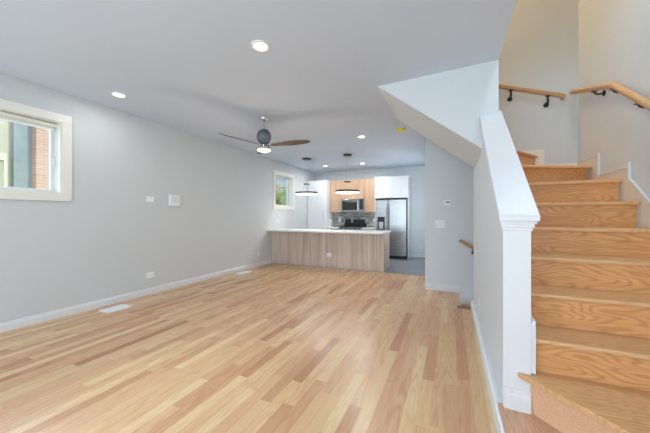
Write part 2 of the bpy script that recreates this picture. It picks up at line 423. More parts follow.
struct('wall_upstairs', MB().box(0.33, 0.43, 1.1, 3.3, H + .25, 5.5).box(0.43, XR, 1.1, 1.2, H + .25, 5.5).box(-0.9, -0.8, 3.3, 4.45, H + .25, 5.5), M['wall'])
struct('ceiling_upstairs', MB().box(-0.9, XR + .2, 1.1, 4.45, 5.5, 5.6), M['ceil'])

fill_frame = MB().box(-.425, -.406, 6.85, 6.95, .80, 2.30).box(-.425, -.406, 8.25, 8.35, .80, 2.30).box(-.425, -.406, 6.95, 8.25, .80, .90).box(-.425, -.406, 6.95, 8.25, 2.20, 2.30)
struct('kitchen_fill_frame', fill_frame, M['cream'])  # made-up frame around the added kitchen fill light
# ------------------------------------------------------------------ baseboards
def base_profile(d, h):  # (offset from wall, z)
    return [(0, 0), (d, 0), (d, h * .72), (d * .55, h * .80), (d * .55, h * .95), (d * .3, h), (0, h)]
def base_y(name, x, sgn, y0, y1, h=.10, d=.018, z=0):
    struct(name, MB().prism([(x + sgn * a, z + b) for a, b in base_profile(d, h)], 'y', y0, y1), M['trim'])
def base_x(name, y, sgn, x0, x1, h=.10, d=.018, z=0):
    struct(name, MB().prism([(y + sgn * a, z + b) for a, b in base_profile(d, h)], 'x', x0, x1), M['trim'])
base_y('baseboard_left', XL, 1, YF, 6.30)
base_x('baseboard_back', YB, -1, -1.13, -0.41)
base_x('baseboard_thermostat', 5.10, -1, -0.407, 0.15, h=.11)
base_x('baseboard_basement', 5.10, -1, 0.15, XR, h=.09, z=-0.19)
sb = MB().prism([(0.243, 0), (0.289, 0), (0.289, 0.105), (0.262, 0.11), (0.243, 0.10)], 'y', 2.0, 4.30)
sb.prism([(0.243, 0), (0.261, 0), (0.261, 0.108), (0.256, 0.112), (0.243, 0.105)], 'y', 0.3, 2.0)
struct('baseboard_stair', sb, M['trim'])
# end trim on the knee wall: flat casing, base block, sloped cap
struct('trim_2', MB().box(0.286, 0.424, 1.975, 1.986, 0.11, 1.205), M['trim'], 'white boxed end of the knee wall', 'trim')
nb = MB().prism([(1.974 - a * .9, .11 + b) for a, b in base_profile(.018, .115)], 'x', 0.318, 0.422)
nb.box(0.290, 0.318, 1.962, 1.974, 0.11, 0.235)
struct('trim_3', nb, M['trim'])
cp = MB().prism([(1.945, 1.222), (3.30, 2.286), (3.30, 2.32), (1.955, 1.262), (1.945, 1.25)], 'x', 0.262, 0.462)
cm = MB().box(0.268, 0.450, 1.953, 1.985, 1.205, 1.223).box(0.274, 0.440, 1.960, 1.985, 1.185, 1.206).box(0.280, 0.432, 1.967, 1.985, 1.165, 1.186)
struct('trim_4', cp, M['trim'], 'white sloping cap on the knee wall', 'trim', bevel=.004)
struct('trim_5', cm, M['trim'], bevel=.004)
# side mouldings under the cap
struct('trim_6', MB().prism([(1.985, 1.20), (3.30, 2.25), (3.30, 2.285), (1.985, 1.225)], 'x', 0.275, 0.29).prism([(1.985, 1.20), (3.30, 2.25), (3.30, 2.285), (1.985, 1.225)], 'x', 0.42, 0.438), M['trim'])

# ------------------------------------------------------------------ staircase
st = thing('staircase', (0.9, 2.0, 0.11), 'varnished oak staircase rising beside the white capped knee wall', 'staircase')
R_, G_ = 0.21, 0.256
XS0, XS1 = 0.425, 1.365
zt = lambda k: 0.53 + R_ * (k - 2)
yt = lambda k: 2.01 + G_ * (k - 2)
NT = .03
# bottom winder step
t1 = MB().prism([(0.352, 1.983), (XS1, 0.912), (XS1, 2.06), (0.424, 2.06), (0.424, 1.972), (0.356, 1.972 + .012)], 'z', 0.30, 0.33)
t1.build('tread', M['oaknose'], st, bevel=.011, seg=3)
MB().prism([(0.420, 1.974), (XS1, 0.995), (XS1, 1.02), (0.430, 1.99)], 'z', 0.111, 0.30).build('riser', M['oakpale'], st)
for k in range(2, 8):
    y0, z1 = yt(k), zt(k)
    zp = 0.33 if k == 2 else zt(k - 1)
    MB().box(XS0, XS1 - .012, y0 + .032, y0 + .05, zp, z1 - NT).build('riser', M['oak'], st)
    if k < 7: MB().box(XS0, XS1, y0, y0 + G_ + .04, z1 - NT, z1).build('tread', M['oaknose'], st, bevel=.011, seg=3)
MB().prism([(XS0, yt(7)), (XS1, yt(7)), (XS1, 3.95), (0.431, 3.45), (0.431, 3.299), (XS0, 3.299)], 'z', zt(7) - NT, zt(7)).build('tread', M['oaknose'], st, bevel=.011, seg=3)
def winder(p, q, back, z, zp):
    p, q = Vector(p), Vector(q); d = (q - p).normalized(); nrm = Vector((-d.y, d.x))
    MB().prism([tuple(p), tuple(q)] + back, 'z', z - NT, z).build('tread', M['oaknose'], st, bevel=.011, seg=3)
    a, b = p + nrm * .032, q + nrm * .032 - d * .02
    MB().prism([tuple(a), tuple(b), tuple(b + nrm * .018), tuple(a + nrm * .018)], 'z', zp, z - NT).build('riser', M['oak'], st)
winder((0.431, 3.375), (XS1, 3.868), [(XS1, 4.225), (0.94, 4.225), (0.431, 3.46)], zt(8), zt(7))
winder((0.431, 3.375), (0.985, 4.225), [(0.43, 4.225)], zt(9), zt(8))
for k, x in ((10, 0.42), (11, 0.165), (12, -0.09), (13, -0.345), (14, -0.6)):
    z = zt(k)
    MB().box(x - .29, x, 3.41, 4.225, z - NT, z).build('tread', M['oaknose'], st, bevel=.011, seg=3)
    MB().box(x - .05, x - .032, 3.41, 4.225, z - R_, z - NT).build('riser', M['oak'], st)
# skirt boards on the right wall and end wall, with raised edge moulding
def skirt(name, pts, axis, a0, a1, m=M['skirt']): return MB().prism(pts, axis, a0, a1).build(name, m, st)
sk = [(1.0, 0.12), (4.225, 0.12), (4.225, 1.885), (3.71, 1.885), (3.71, 1.667), (3.18, 1.667), (3.18, 1.566), (1.75, 0.436), (1.0, 0.436)]
sk = [(1.0, 0.12), (4.235, 0.12), (4.235, 1.885), (3.70, 1.885), (3.70, 1.667), (3.19, 1.667), (3.19, 1.566), (1.75, 0.436), (1.0, 0.436)]
skirt('skirt_board', sk, 'x', 1.366, 1.3695)
skirt('skirt_board', [(0.43, 1.2), (1.043, 1.2), (1.043, 2.076), (0.43, 2.076)], 'y', 4.226, 4.239)
skirt('skirt_board', [(1.043, 1.2), (1.365, 1.2), (1.365, 1.885), (1.043, 1.885)], 'y', 4.226, 4.239)
def strip(pts, w, a0, a1, axis='x'):
    mb = MB()
    for (p, q) in zip(pts, pts[1:]):
        p, q = Vector(p), Vector(q); d = (q - p).normalized(); n = Vector((-d.y, d.x)) * w
        mb.prism([tuple(p), tuple(q), tuple(q - n), tuple(p - n)], axis, a0, a1)
    return mb
strip([(1.75, 0.456), (3.165, 1.568)], .026, 1.350, 1.367).build('skirt_moulding', M['trim'], st)
strip([(3.165, 1.71), (3.165, 1.555)], -.03, 1.348, 1.367).build('skirt_moulding', M['trim'], st)
strip([(3.70, 1.895), (3.70, 1.66)], -.03, 1.348, 1.367).build('skirt_moulding', M['trim'], st)
strip([(3.195, 1.675), (3.70, 1.675)], .014, 1.358, 1.367).build('skirt_moulding', M['trim'], st)
strip([(3.72, 1.893), (4.235, 1.893)], .014, 1.358, 1.367).build('skirt_moulding', M['trim'], st)
# inner skirt along the knee wall
ik = [(1.99, 0.335), (3.29, 0.335), (3.29, 1.65), (3.26, 1.66), (2.02, 0.645), (1.99, 0.635)]
MB().prism(ik, 'x', 0.421, 0.429).build('skirt_board', M['trim'], st)
MB().prism([(1.99, 0.335), (2.28, 0.335), (2.28, 0.66), (2.02, 0.645), (1.99, 0.635)], 'x', 0.4295, 0.452).build('skirt_board', M['trim'], st, bevel=.006)
MB().prism([(1.982, 0.335), (1.99, 0.335), (1.99, 0.625), (1.982, 0.62)], 'x', 0.425, 0.448).build('skirt_board', M['trim'], st)

# ------------------------------------------------------------------ hand rails
def bracket(parent, base, rail_pt, wall_axis):
    b, r = Vector(base), Vector(rail_pt)
    mb = MB()
    mb.lathe([(.0, -.002), (.028, -.002), (.028, .006), (.012, .012), (0, .012)], (0, 0, 0), 16, 'y' if wall_axis == 'y' else 'x')
    bmesh.ops.scale(mb.bm, vec=(-1, -1, 1), verts=mb.bm.verts[:])
    bmesh.ops.translate(mb.bm, vec=b, verts=mb.bm.verts[:])
    mid = Vector((r.x, b.y, b.z)) if wall_axis == 'x' else Vector((b.x, r.y, b.z))
    mb.tube([b, b.lerp(mid, .7) + Vector((0, 0, -.004)), mid + Vector((0, 0, .01)), r], .009, 8)
    mb.box(r.x - .022, r.x + .022, r.y - .022, r.y + .022, r.z - .004, r.z + .002)
    return mb.build('bracket', M['iron'], parent, smooth=True)
hr = thing('hand_rail', (0.8, 4.16, 2.7), 'straight oak hand rail sloping across the end wall of the stairwell', 'hand rail', None)
p0, p1 = Vector((0.10, 4.165, 3.075)), Vector((1.222, 4.165, 2.667))
MB().tube([p0, p1], .026, 16, 1.0).build('rail', M['rail'], hr, smooth=True)
MB().tube([p1 + Vector((-.03, .0, .01)), p1 + Vector((0.0, 0.075, 0))], .022, 12).build('rail_return', M['rail'], hr, smooth=True)
for x in (0.686, 1.061):
    t = (x - p0.x) / (p1.x - p0.x); rp = p0.lerp(p1, t) + Vector((0, 0, -.028))
    bracket(hr, (x, 4.237, rp.z - .085), rp, 'y')
hb = thing('hand_rail', (1.29, 3.2, 2.4), 'kinked oak hand rail running down the right stairwell wall', 'hand rail', None)
pts = [(1.295, 4.17, 2.705), (1.295, 3.27, 2.40), (1.295, 2.785, 2.052), (1.295, 1.9, 1.40), (1.295, 1.4, 1.03)]
MB().tube(pts, .027, 16).build('rail', M['rail'], hb, smooth=True)
def on_rail(y):
    for a, b in zip(pts, pts[1:]):
        if b[1] <= y <= a[1]:
            t = (a[1] - y) / (a[1] - b[1]); return Vector((1.295, y, a[2] + t * (b[2] - a[2]) - .03))
for y in (3.62, 3.26, 2.90, 1.9):
    rp = on_rail(y); bracket(hb, (1.367, y - .0, rp.z - .03), rp, 'x')
hd = thing('hand_rail', (0.2, 5.03, 0.83), 'short visible end of the oak hand rail going down below the thermostat wall', 'hand rail')
MB().tube([(0.125, 5.035, 0.862), (0.9, 5.035, 0.43)], .025, 16).build('rail', M['rail'], hd, smooth=True)
MB().tube([(0.14, 5.035, 0.852), (0.132, 5.098, 0.852)], .02, 12).build('rail_return', M['rail'], hd, smooth=True)
bracket(hd, (0.325, 5.098, 0.665), (0.325, 5.035, 0.725), 'y')

# ------------------------------------------------------------------ windows
def window(name, o, label):
    y0, y1, z0, z1 = o
    cw = .10
    f = MB()
    f.box(XL, XL + .02, y0 - cw, y1 + cw, z1, z1 + cw).box(XL, XL + .02, y0 - cw, y1 + cw, z0 - cw, z0)
    f.box(XL, XL + .02, y0 - cw, y0, z0, z1).box(XL, XL + .02, y1, y1 + cw, z0, z1)
    t = .012
    f.box(XL - .16, XL + .004, y0, y0 + t, z0, z1).box(XL - .16, XL + .004, y1 - t, y1, z0, z1)
    f.box(XL - .16, XL + .004, y0, y1, z0, z0 + t).box(XL - .16, XL + .004, y0, y1, z1 - t, z1)
    c = struct(name, f, M['cream'], label, 'window', bevel=.003)
    s = MB(); sw = .042
    xa, xb = XL - .19, XL - .14
    a, b, d, e = y0 + .005, y1 - .005, z0 + .005, z1 - .005
    s.box(xa, xb, a, a + sw, d, e).box(xa, xb, b - sw, b, d, e).box(xa, xb, a + sw, b - sw, d, d + sw).box(xa, xb, a + sw, b - sw, e - sw, e)
    fr = s.build('window_frame', M['trim'], c, bevel=.003)
    MB().box(XL - .172, XL - .166, a + sw, b - sw, d + sw, e - sw).build('pane', M['glass'], fr)
    zc = (z0 + z1) / 2 - .05
    MB().box(xb, xb + .012, b - .03, b - .012, zc - .03, zc + .05).tube([(xb + .012, b - .02, zc + .03), (xb + .03, b - .022, zc - .01), (xb + .026, b - .022, zc - .06)], .006, 8).build('latch', M['plate'], fr)
    return c
window('window_1', W1, 'wide white framed window at the near end of the left wall')
window('window_2', W2, 'small white framed window beside the kitchen')
rb = thing('roller_blind', (XL - .06, 1.3, 2.38), 'rolled up off-white roller blind at the top of the near window', 'blind')
MB().lathe([(.0, W1[0] + .02), (.024, W1[0] + .02), (.024, W1[1] - .02), (0, W1[1] - .02)], (XL - .06, 0, 2.378), 20, 'y').build('roller', M['shade'], rb, smooth=True)
MB().box(XL - .085, XL - .035, W1[1] - .02, W1[1] - .013, 2.35, 2.407).build('bracket', M['plate'], rb)
MB().box(XL - .085, XL - .035, W1[0] + .013, W1[0] + .02, 2.35, 2.407).build('bracket', M['plate'], rb)
MB().box(XL - .083, XL - .079, W1[0] + .04, W1[1] - .04, 2.33, 2.38).build('fabric', M['shade'], rb)
MB().box(XL - .087, XL - .075, W1[0] + .04, W1[1] - .04, 2.315, 2.333).build('bottom_bar', M['plate'], rb)

# ------------------------------------------------------------------ outside
struct('ground', MB().box(-30, XL - T, -15, 35, -.7, -.6), M['grass'])
nh = thing('neighbouring_house', (-11, 5.5, -.6), 'pink brick and grey stucco house seen through the near window', 'house')
MB().box(-13.9, -10.0, 3.62, 8.0, -.6, 6.5).build('brick_wall', M['brick'], nh)
MB().box(-13.9, -10.25, 3.28, 3.62, -.6, 6.5).build('stucco_wall', M['stucco'], nh)
MB().box(-13.9, -10.4, 0.5, 3.28, -.6, 6.5).build('siding_wall', M['creamwall'], nh)
def hwin(y0, y1, z0, z1):
    f = MB().box(-10.4, -10.34, y0 - .05, y1 + .05, z0 - .05, z0).box(-10.4, -10.34, y0 - .05, y1 + .05, z1, z1 + .05).box(-10.4, -10.34, y0 - .05, y0, z0, z1).box(-10.4, -10.34, y1, y1 + .05, z0, z1).build('window_frame', M['trim'], nh)
    MB().box(-10.39, -10.37, y0, y1, z0, z1).build('pane', M['blackglass'], f)
hwin(2.4, 2.96, 1.75, 2.55); hwin(2.4, 2.96, 2.95, 3.55); hwin(1.0, 1.8, 1.75, 3.3)
MB().box(-10.4, -9.9, 1.0, 3.05, 2.62, 2.78).box(-9.96, -9.9, 3.0, 3.06, -.6, 2.62).build('porch_frame', M['creamwall'], nh)
def tree(loc, h, r, m, label, seed):
    rg = random.Random(seed)
    t = thing('tree', loc, label, 'tree')
    x, y, z = loc
    tr = MB().tube([(x, y, z), (x + .08, y, z + h * .4), (x, y + .1, z + h * .8)], .13, 10)
    for i in range(6):
        a = rg.uniform(0, 6.28); tr.tube([(x, y, z + h * (.35 + .06 * i)), (x + r * .7 * math.cos(a), y + r * .7 * math.sin(a), z + h * (.6 + .07 * i))], .045, 6)
    tr.build('trunk', M['bark'], t)
    fo = MB()
    for i in range(1300):
        u = Vector((rg.gauss(0, 1), rg.gauss(0, 1), rg.gauss(0, 1))).normalized() * (rg.random() ** .45)
        c = Vector((x + u.x * r, y + u.y * r, z + h * .66 + u.z * h * .38))
        s = rg.uniform(.09, .17)
        a = Vector((rg.uniform(-1, 1), rg.uniform(-1, 1), rg.uniform(-1, 1))).normalized(); b = a.cross(Vector((rg.uniform(-1, 1), rg.uniform(-1, 1), .3))).normalized()
        vs = [fo.bm.verts.new(c + a * s), fo.bm.verts.new(c + b * s * .5), fo.bm.verts.new(c - a * s), fo.bm.verts.new(c - b * s * .5)]
        fo.bm.faces.new(vs)
    fo.build('foliage', m, t)
tree((-9.6, 14.2, -.6), 3.7, 1.9, M['leafA'], 'bright green tree in the left half of the kitchen window view', 3)
tree((-10.6, 18.2, -.6), 3.6, 2.0, M['leafB'], 'darker green tree in the right half of the kitchen window view', 5)

# ------------------------------------------------------------------ wall plates, thermostat
def plate_thing(name, label, cat, plane, c, wd, ht, style):
    """plane 'x+': on a wall facing +x; 'x-': facing -x; 'y-': facing -y. c = centre on the wall."""
    t = thing(name, c, label, cat)
    def bx(u0, u1, v0, v1, d0, d1):
        if plane == 'x+': return (c[0] + d0, c[0] + d1, c[1] + u0, c[1] + u1, c[2] + v0, c[2] + v1)
        if plane == 'x-': return (c[0] - d1, c[0] - d0, c[1] + u0, c[1] + u1, c[2] + v0, c[2] + v1)
        return (c[0] + u0, c[0] + u1, c[1] - d1, c[1] - d0, c[2] + v0, c[2] + v1)
    MB().box(*bx(-wd / 2, wd / 2, -ht / 2, ht / 2, 0, .007)).build('cover_plate', M['plate'], t, bevel=.003)
    if style == 'outlet':
        horiz = wd > ht
        for k in (-1, 1):
            cu, cv = (k * wd * .22, 0) if horiz else (0, k * ht * .22)
            s = MB().box(*bx(cu - .015, cu + .015, cv - .013, cv + .013, .007, .010)).build('socket', M['trim'], t, bevel=.002)
            MB().box(*bx(cu - .007, cu - .004, cv - .006, cv + .006, .010, .0107)).box(*bx(cu + .004, cu + .007, cv - .006, cv + .006, .010, .0107)).build('slot', M['slot'], s)
    if style in ('switch1', 'switch2', 'switch3'):
        n = int(style[-1])
        for i in range(n):
            cu = (i - (n - 1) / 2) * wd / (n + .15)
            MB().box(*bx(cu - .014, cu + .014, -.03, .03, .007, .013)).build('rocker', M['trim'], t, bevel=.003)
    return t
plate_thing('wall_plate', 'small wide white wall plate left of the square white panel', 'wall plate', 'x+', (XL, 2.962, 1.532), .13, .085, 'blank')
sp_ = thing('control_panel', (XL, 3.385, 1.53), 'square white box mounted high on the left wall', 'control panel')
MB().box(XL, XL + .035, 3.285, 3.485, 1.435, 1.625).build('housing', M['plate'], sp_, bevel=.008)
MB().box(XL + .035, XL + .039, 3.315, 3.455, 1.475, 1.60).build('front_cover', M['trim'], sp_, bevel=.003)
plate_thing('wall_outlet', 'white outlet low on the left wall near the front floor vent', 'outlet', 'x+', (XL, 2.962, .306), .13, .085, 'outlet')
plate_thing('wall_outlet', 'white outlet low on the left wall nearest the peninsula', 'outlet', 'x+', (XL, 5.755, .304), .075, .115, 'outlet')
plate_thing('wall_outlet', 'white outlet on the left wall just above the peninsula worktop', 'outlet', 'x+', (XL, 6.62, 1.11), .075, .115, 'outlet')
plate_thing('light_switch', 'white three rocker switch plate under the thermostat', 'light switch', 'y-', (-0.17, 5.10, 1.124), .15, .12, 'switch3')
plate_thing('wall_outlet', 'white outlet on the kitchen end wall right of the fridge', 'outlet', 'y-', (-0.835, YB, .32), .075, .115, 'outlet')
plate_thing('wall_outlet', 'white outlet low on the grey knee wall beside the stairs', 'outlet', 'x-', (0.29, 3.53, .275), .075, .115, 'outlet')
tm = thing('thermostat', (-0.058, 5.10, 1.49), 'small white thermostat with a dark display above the switches', 'thermostat')
MB().box(-.108, -.008, 5.075, 5.10, 1.445, 1.525).build('housing', M['plate'], tm, bevel=.006)
MB().box(-.078, -.020, 5.0735, 5.076, 1.478, 1.498).build('display', M['slot'], tm)

# floor vents
def vent(x0, x1, y0, y1, label):
    t = thing('floor_vent', ((x0 + x1) / 2, (y0 + y1) / 2, 0), label, 'floor vent')
    f = MB().box(x0, x1, y0, y0 + .03, 0, .008).box(x0, x1, y1 - .03, y1, 0, .008).box(x0, x0 + .035, y0 + .03, y1 - .03, 0, .008).box(x1 - .035, x1, y0 + .03, y1 - .03, 0, .008)
    f.build('frame', M['plate'], t, bevel=.002)
    MB().box(x0 + .03, x1 - .03, y0 + .025, y1 - .025, .0005, .0015).build('backing', M['slot'], t)
    s = MB(); n = 14
    for i in range(n):
        y = y0 + .03 + (y1 - y0 - .06) * (i + .5) / n
        s.box(x0 + .03, x1 - .03, y - .0065, y + .0065, .002, .0065)
    s.box((x0 + x1) / 2 - .008, (x0 + x1) / 2 + .008, y0 + .03, y1 - .03, .002, .0075)
    s.build('louvre', M['plate'], t)
vent(-4.25, -4.04, 2.14, 2.45, 'white floor vent by the left wall nearest the camera')
vent(-4.31, -4.10, 4.75, 5.10, 'white floor vent by the left wall close to the peninsula')

# ------------------------------------------------------------------ ceiling lights
LBL = ['recessed ceiling light nearest the left wall in front of the near window', 'large-looking recessed ceiling light nearest the camera at centre',
       'recessed ceiling light between the ceiling fan and the smoke detector', 'recessed kitchen ceiling light nearest the tall white cupboard', 'recessed kitchen ceiling light above the stove and fridge']
def downlight(x, y, label, group):
    t = thing('ceiling_light', (x, y, H), label, 'ceiling light', group)
    MB().lathe([(.058, 0.0), (.058, -.004), (.066, -.010), (.085, -.006), (.088, 0.0)], (x, y, H), 36).build('trim_ring', M['plate'], t, smooth=True)
    MB().lathe([(.0, -.0025), (.0585, -.0025), (.0585, -.001), (0, -.001)], (x, y, H), 36).build('lens', M['lamp'], t)
    return t
def dl_lamp(x, y, power):
    l = bpy.data.lights.new('downlight_lamp', 'AREA'); l.shape = 'DISK'; l.size = .11; l.energy = power; l.color = (0.94, .97, 1.0); l.spread = math.radians(178)
    o = bpy.data.objects.new('downlight_lamp', l); COL.objects.link(o); o.location = (x, y, H - .016)
for (x, y), lb, pw in zip(DOWN, LBL, DOWN_POWER):
    downlight(x, y, lb, 'recessed ceiling lights'); dl_lamp(x, y, pw)
for x, y in DOWN_UNSEEN: dl_lamp(x, y, 5.0)

# smoke detector under its yellow cover
sd = thing('smoke_detector', (-.80, 5.02, H), 'smoke detector under a yellow plastic cover by the stair soffit', 'smoke detector')
MB().lathe([(0, 0), (.07, 0), (.07, -.015), (0, -.015)], (-.80, 5.02, H), 28).build('base', M['plate'], sd)
MB().lathe([(.075, -.012), (.078, -.03), (.070, -.048), (.03, -.055), (0, -.056)], (-.80, 5.02, H), 28).build('cover', M['yellow'], sd, smooth=True)

# ------------------------------------------------------------------ ceiling fan
FX, FY = -2.68, 3.62
fan = thing('ceiling_fan', (FX, FY, H), 'three blade ceiling fan with charcoal ball motor and lit lamp', 'ceiling fan')
MB().lathe([(0, 0), (.074, 0), (.074, -.02), (.055, -.05), (.02, -.068), (0, -.068)], (FX, FY, H), 28).build('canopy', M['chrome'], fan, smooth=True)
MB().lathe([(.009, -.05), (.009, -.20)], (FX, FY, H), 12).build('downrod', M['chrome'], fan, smooth=True)
prof = [(0, -.178), (.03, -.180)]
for i in range(1, 18):
    a = PI * i / 18; prof.append((.118 * math.sin(a) * (1 - .12 * (i / 18)), -.178 - .127 + .127 * math.cos(a)))
prof.append((0, -.436))
mb = MB(); n = 72; loops = []
for r, h in prof:
    loops.append([(FX + max(r, 1e-4) * (1 + .025 * (j % 2)) * math.cos(2 * PI * j / n), FY + max(r, 1e-4) * (1 + .025 * (j % 2)) * math.sin(2 * PI * j / n), H + h) for j in range(n)])
mb.quad_loops(loops).build('motor_housing', M['fanball'], fan)
MB().lathe([(.03, -.425), (.05, -.43), (.05, -.448), (.095, -.452), (.112, -.465), (.114, -.492), (.106, -.50), (.05, -.50)], (FX, FY, H), 32).build('light_kit', M['chrome'], fan, smooth=True)
MB().lathe([(.0, -.498), (.104, -.498), (.098, -.515), (.06, -.532), (0, -.538)], (FX, FY, H), 32).build('lamp_lens', M['fanlamp'], fan, smooth=True)
for ang in (12, 132, 252):
    a = math.radians(ang); ca, sa = math.cos(a), math.sin(a)
    bl = MB(); N = 14; th = .006; pitch = math.radians(13)
    top, bot = [], []
    def pt(r, s, dz):
        z = -.435 + s * math.sin(pitch) * -1 + dz + .02 * ((r - .1) / .62); s2 = s * math.cos(pitch)
        return (FX + r * ca - s2 * sa, FY + r * sa + s2 * ca, H + z)
    loops = []
    for i in range(N + 1):
        u = i / N; r = .13 + .62 * u
        wdt = (.035 + .038 * math.sin(min(1, u * 1.6) * PI / 2)) * (1 - .45 * max(0, (u - .55) / .45) ** 1.6)
        if i == N: wdt *= .45
        loops.append([pt(r, -wdt, 0), pt(r, wdt, 0), pt(r, wdt, th), pt(r, -wdt, th)])
    bl.quad_loops(loops).build('blade', M['blade'], fan, bevel=.002)
    ir = MB(); ir.quad_loops([[pt(r, -w_, -.004), pt(r, w_, -.004), pt(r, w_, 0), pt(r, -w_, 0)] for r, w_ in ((.04, .016), (.12, .014), (.20, .028), (.22, .02))])
    ir.build('blade_iron', M['chrome'], fan)
l = bpy.data.lights.new('fan_lamp', 'POINT'); l.energy = 7; l.color = (1, .93, .84); l.shadow_soft_size = .06
o = bpy.data.objects.new('fan_lamp', l); COL.objects.link(o); o.location = (FX, FY, H - .62)

# ------------------------------------------------------------------ ring pendants
def pendant(x, y, label):
    t = thing('pendant_light', (x, y, H), label, 'pendant light', 'ring pendants over the peninsula')
    MB().lathe([(0, 0), (.11, 0), (.11, -.028), (.105, -.032), (0, -.032)], (x, y, H), 36).build('canopy', M['bronze'], t, smooth=True)
    zh, zr = 2.115, 1.868
    MB().lathe([(0, .008), (.085, .008), (.085, -.008), (0, -.008)], (x, y, zh), 30).build('hub', M['bronze'], t, smooth=True)
    wr_ = MB()
    for k in range(3):
        a = 2 * PI * k / 3 + .5
        wr_.tube([(x + .05 * math.cos(a), y + .05 * math.sin(a), H - .03), (x + .07 * math.cos(a), y + .07 * math.sin(a), zh)], .0012, 6)
        wr_.tube([(x + .07 * math.cos(a), y + .07 * math.sin(a), zh), (x + .285 * math.cos(a), y + .285 * math.sin(a), zr + .02)], .0012, 6)
    wr_.build('wire', M['steel'], t)
    MB().lathe([(.26, -.012), (.26, .030), (.30, .030), (.30, -.012)], (x, y, zr), 56).build('ring', M['bronze'], t, smooth=True)
    MB().lathe([(.262, -.0125), (.264, -.030), (.296, -.030), (.298, -.0125)], (x, y, zr), 56).build('diffuser', M['ring'], t, smooth=True)
pendant(-3.52, 6.63, 'ring pendant on the left, in front of the tall white cupboard')
pendant(-2.36, 6.61, 'ring pendant on the right, in front of the wood wall cabinets')

# ------------------------------------------------------------------ peninsula
PX = -1.385
pn = thing('kitchen_peninsula', (-2.9, 6.6, 0), 'wood grain peninsula base standing at the edge of the oak floor', 'kitchen cabinet')
MB().box(XL + .002, PX - .02, 6.30, 6.32, 0, .862).build('back_panel', M['pen'], pn)
MB().box(PX - .02, PX, 6.30, 6.93, 0, .862).build('end_panel', M['pen'], pn)
MB().box(XL + .002, PX - .021, 6.321, 6.90, .10, .862).box(XL + .002, PX - .021, 6.33, 6.84, 0, .10).build('body', M['cabw'], pn)
for i in range(4):
    x0 = XL + .68 + i * .585
    d = MB().box(x0 + .002, x0 + .583, 6.90, 6.92, .105, .855).build('door', M['pen'], pn, bevel=.002)
    MB().box(x0 + .50, x0 + .512, 6.92, 6.945, .65, .80).build('handle', M['steel'], d)
ct = MB().box(XL + .002, PX + .03, 6.08, 6.96, .8625, .90)
tag(ct.build('countertop', M['quartz'], bevel=.003), 'white quartz worktop overhanging the wood grain peninsula', 'countertop')
plate_thing('wall_outlet', 'white outlet set in the wood front of the peninsula', 'outlet', 'y-', (-2.727, 6.30, .306), .12, .085, 'outlet')
fc = thing('faucet', (-2.9, 6.72, .90), 'slim chrome faucet on the peninsula worktop', 'faucet')
MB().lathe([(0, 0), (.026, 0), (.026, .03), (.018, .045), (0, .045)], (-2.9, 6.72, .90), 20).build('base', M['chrome'], fc, smooth=True)
MB().tube([(-2.9, 6.72, .94), (-2.9, 6.72, 1.16)] + [(-2.9, 6.72 + .07 - .07 * math.cos(a), 1.16 + .07 * math.sin(a)) for a in (.5, 1.0, 1.57, 2.1, 2.7, 3.14)] + [(-2.9, 6.86, 1.10)], .011, 12).build('spout', M['chrome'], fc, smooth=True)
MB().tube([(-2.88, 6.72, .955), (-2.83, 6.72, .985)], .006, 8).build('lever', M['chrome'], fc, smooth=True)

# ------------------------------------------------------------------ kitchen back run
YK = 8.38
pt_ = thing('pantry_cabinet', (-4.07, 8.7, 0), 'tall white pantry cupboard in the kitchen corner', 'cabinet')
MB().box(XL + .002, -3.705, YK + .02, YB - .002, .0, 2.45).build('body', M['cabw'], pt_)
pd = MB().box(XL + .03, -3.707, YK, YK + .019, .10, 2.445).build('door', M['cabw'], pt_, bevel=.002)
MB().tube([(-3.80, YK - .03, .95), (-3.80, YK - .03, 1.47)], .007, 10).tube([(-3.80, YK, 1.0), (-3.80, YK - .03, 1.0)], .005, 8).tube([(-3.80, YK, 1.42), (-3.80, YK - .03, 1.42)], .005, 8).build('handle', M['steel'], pd)

def wallcab(x0, x1, z0, z1, doors, label):
    t = thing('wall_cabinet', ((x0 + x1) / 2, 8.83, z0), label, 'cabinet', 'wood wall cabinets')
    MB().box(x0 + .001, x1 - .001, 8.69, YB - .002, z0, z1).build('body', M['cab'], t)
    for i in range(doors):
        a = x0 + (x1 - x0) * i / doors; b = x0 + (x1 - x0) * (i + 1) / doors
        MB().box(a + .002, b - .002, 8.67, 8.689, z0, z1).build('door', M['cab'], t, bevel=.0015)
wallcab(-3.70, -3.285, 1.39, 2.45, 1, 'tall wood wall cabinet between the white pantry and the microwave')
wallcab(-3.28, -2.53, 1.825, 2.45, 2, 'short wood wall cabinet directly above the microwave')
wallcab(-2.525, -2.125, 1.39, 2.45, 1, 'tall wood wall cabinet between the microwave and the fridge')

fcab = thing('fridge_cabinet', (-1.6, 8.7, 0), 'white double door cabinet and side panel around the fridge', 'cabinet')
MB().box(-2.12, -1.15, YK + .02, YB - .002, 1.80, 2.45).build('body', M['cabw'], fcab)
for a, b in ((-2.118, -1.616), (-1.614, -1.132)): MB().box(a, b, YK, YK + .019, 1.80, 2.448).build('door', M['cabw'], fcab, bevel=.0015)
MB().box(-1.149, -1.13, YK + .02, YB - .002, 0, 2.45).build('side_panel', M['cabw'], fcab)
MB().box(-2.12, -2.10, YK + .04, YB - .002, 0, 1.80).build('side_panel', M['cabw'], fcab)

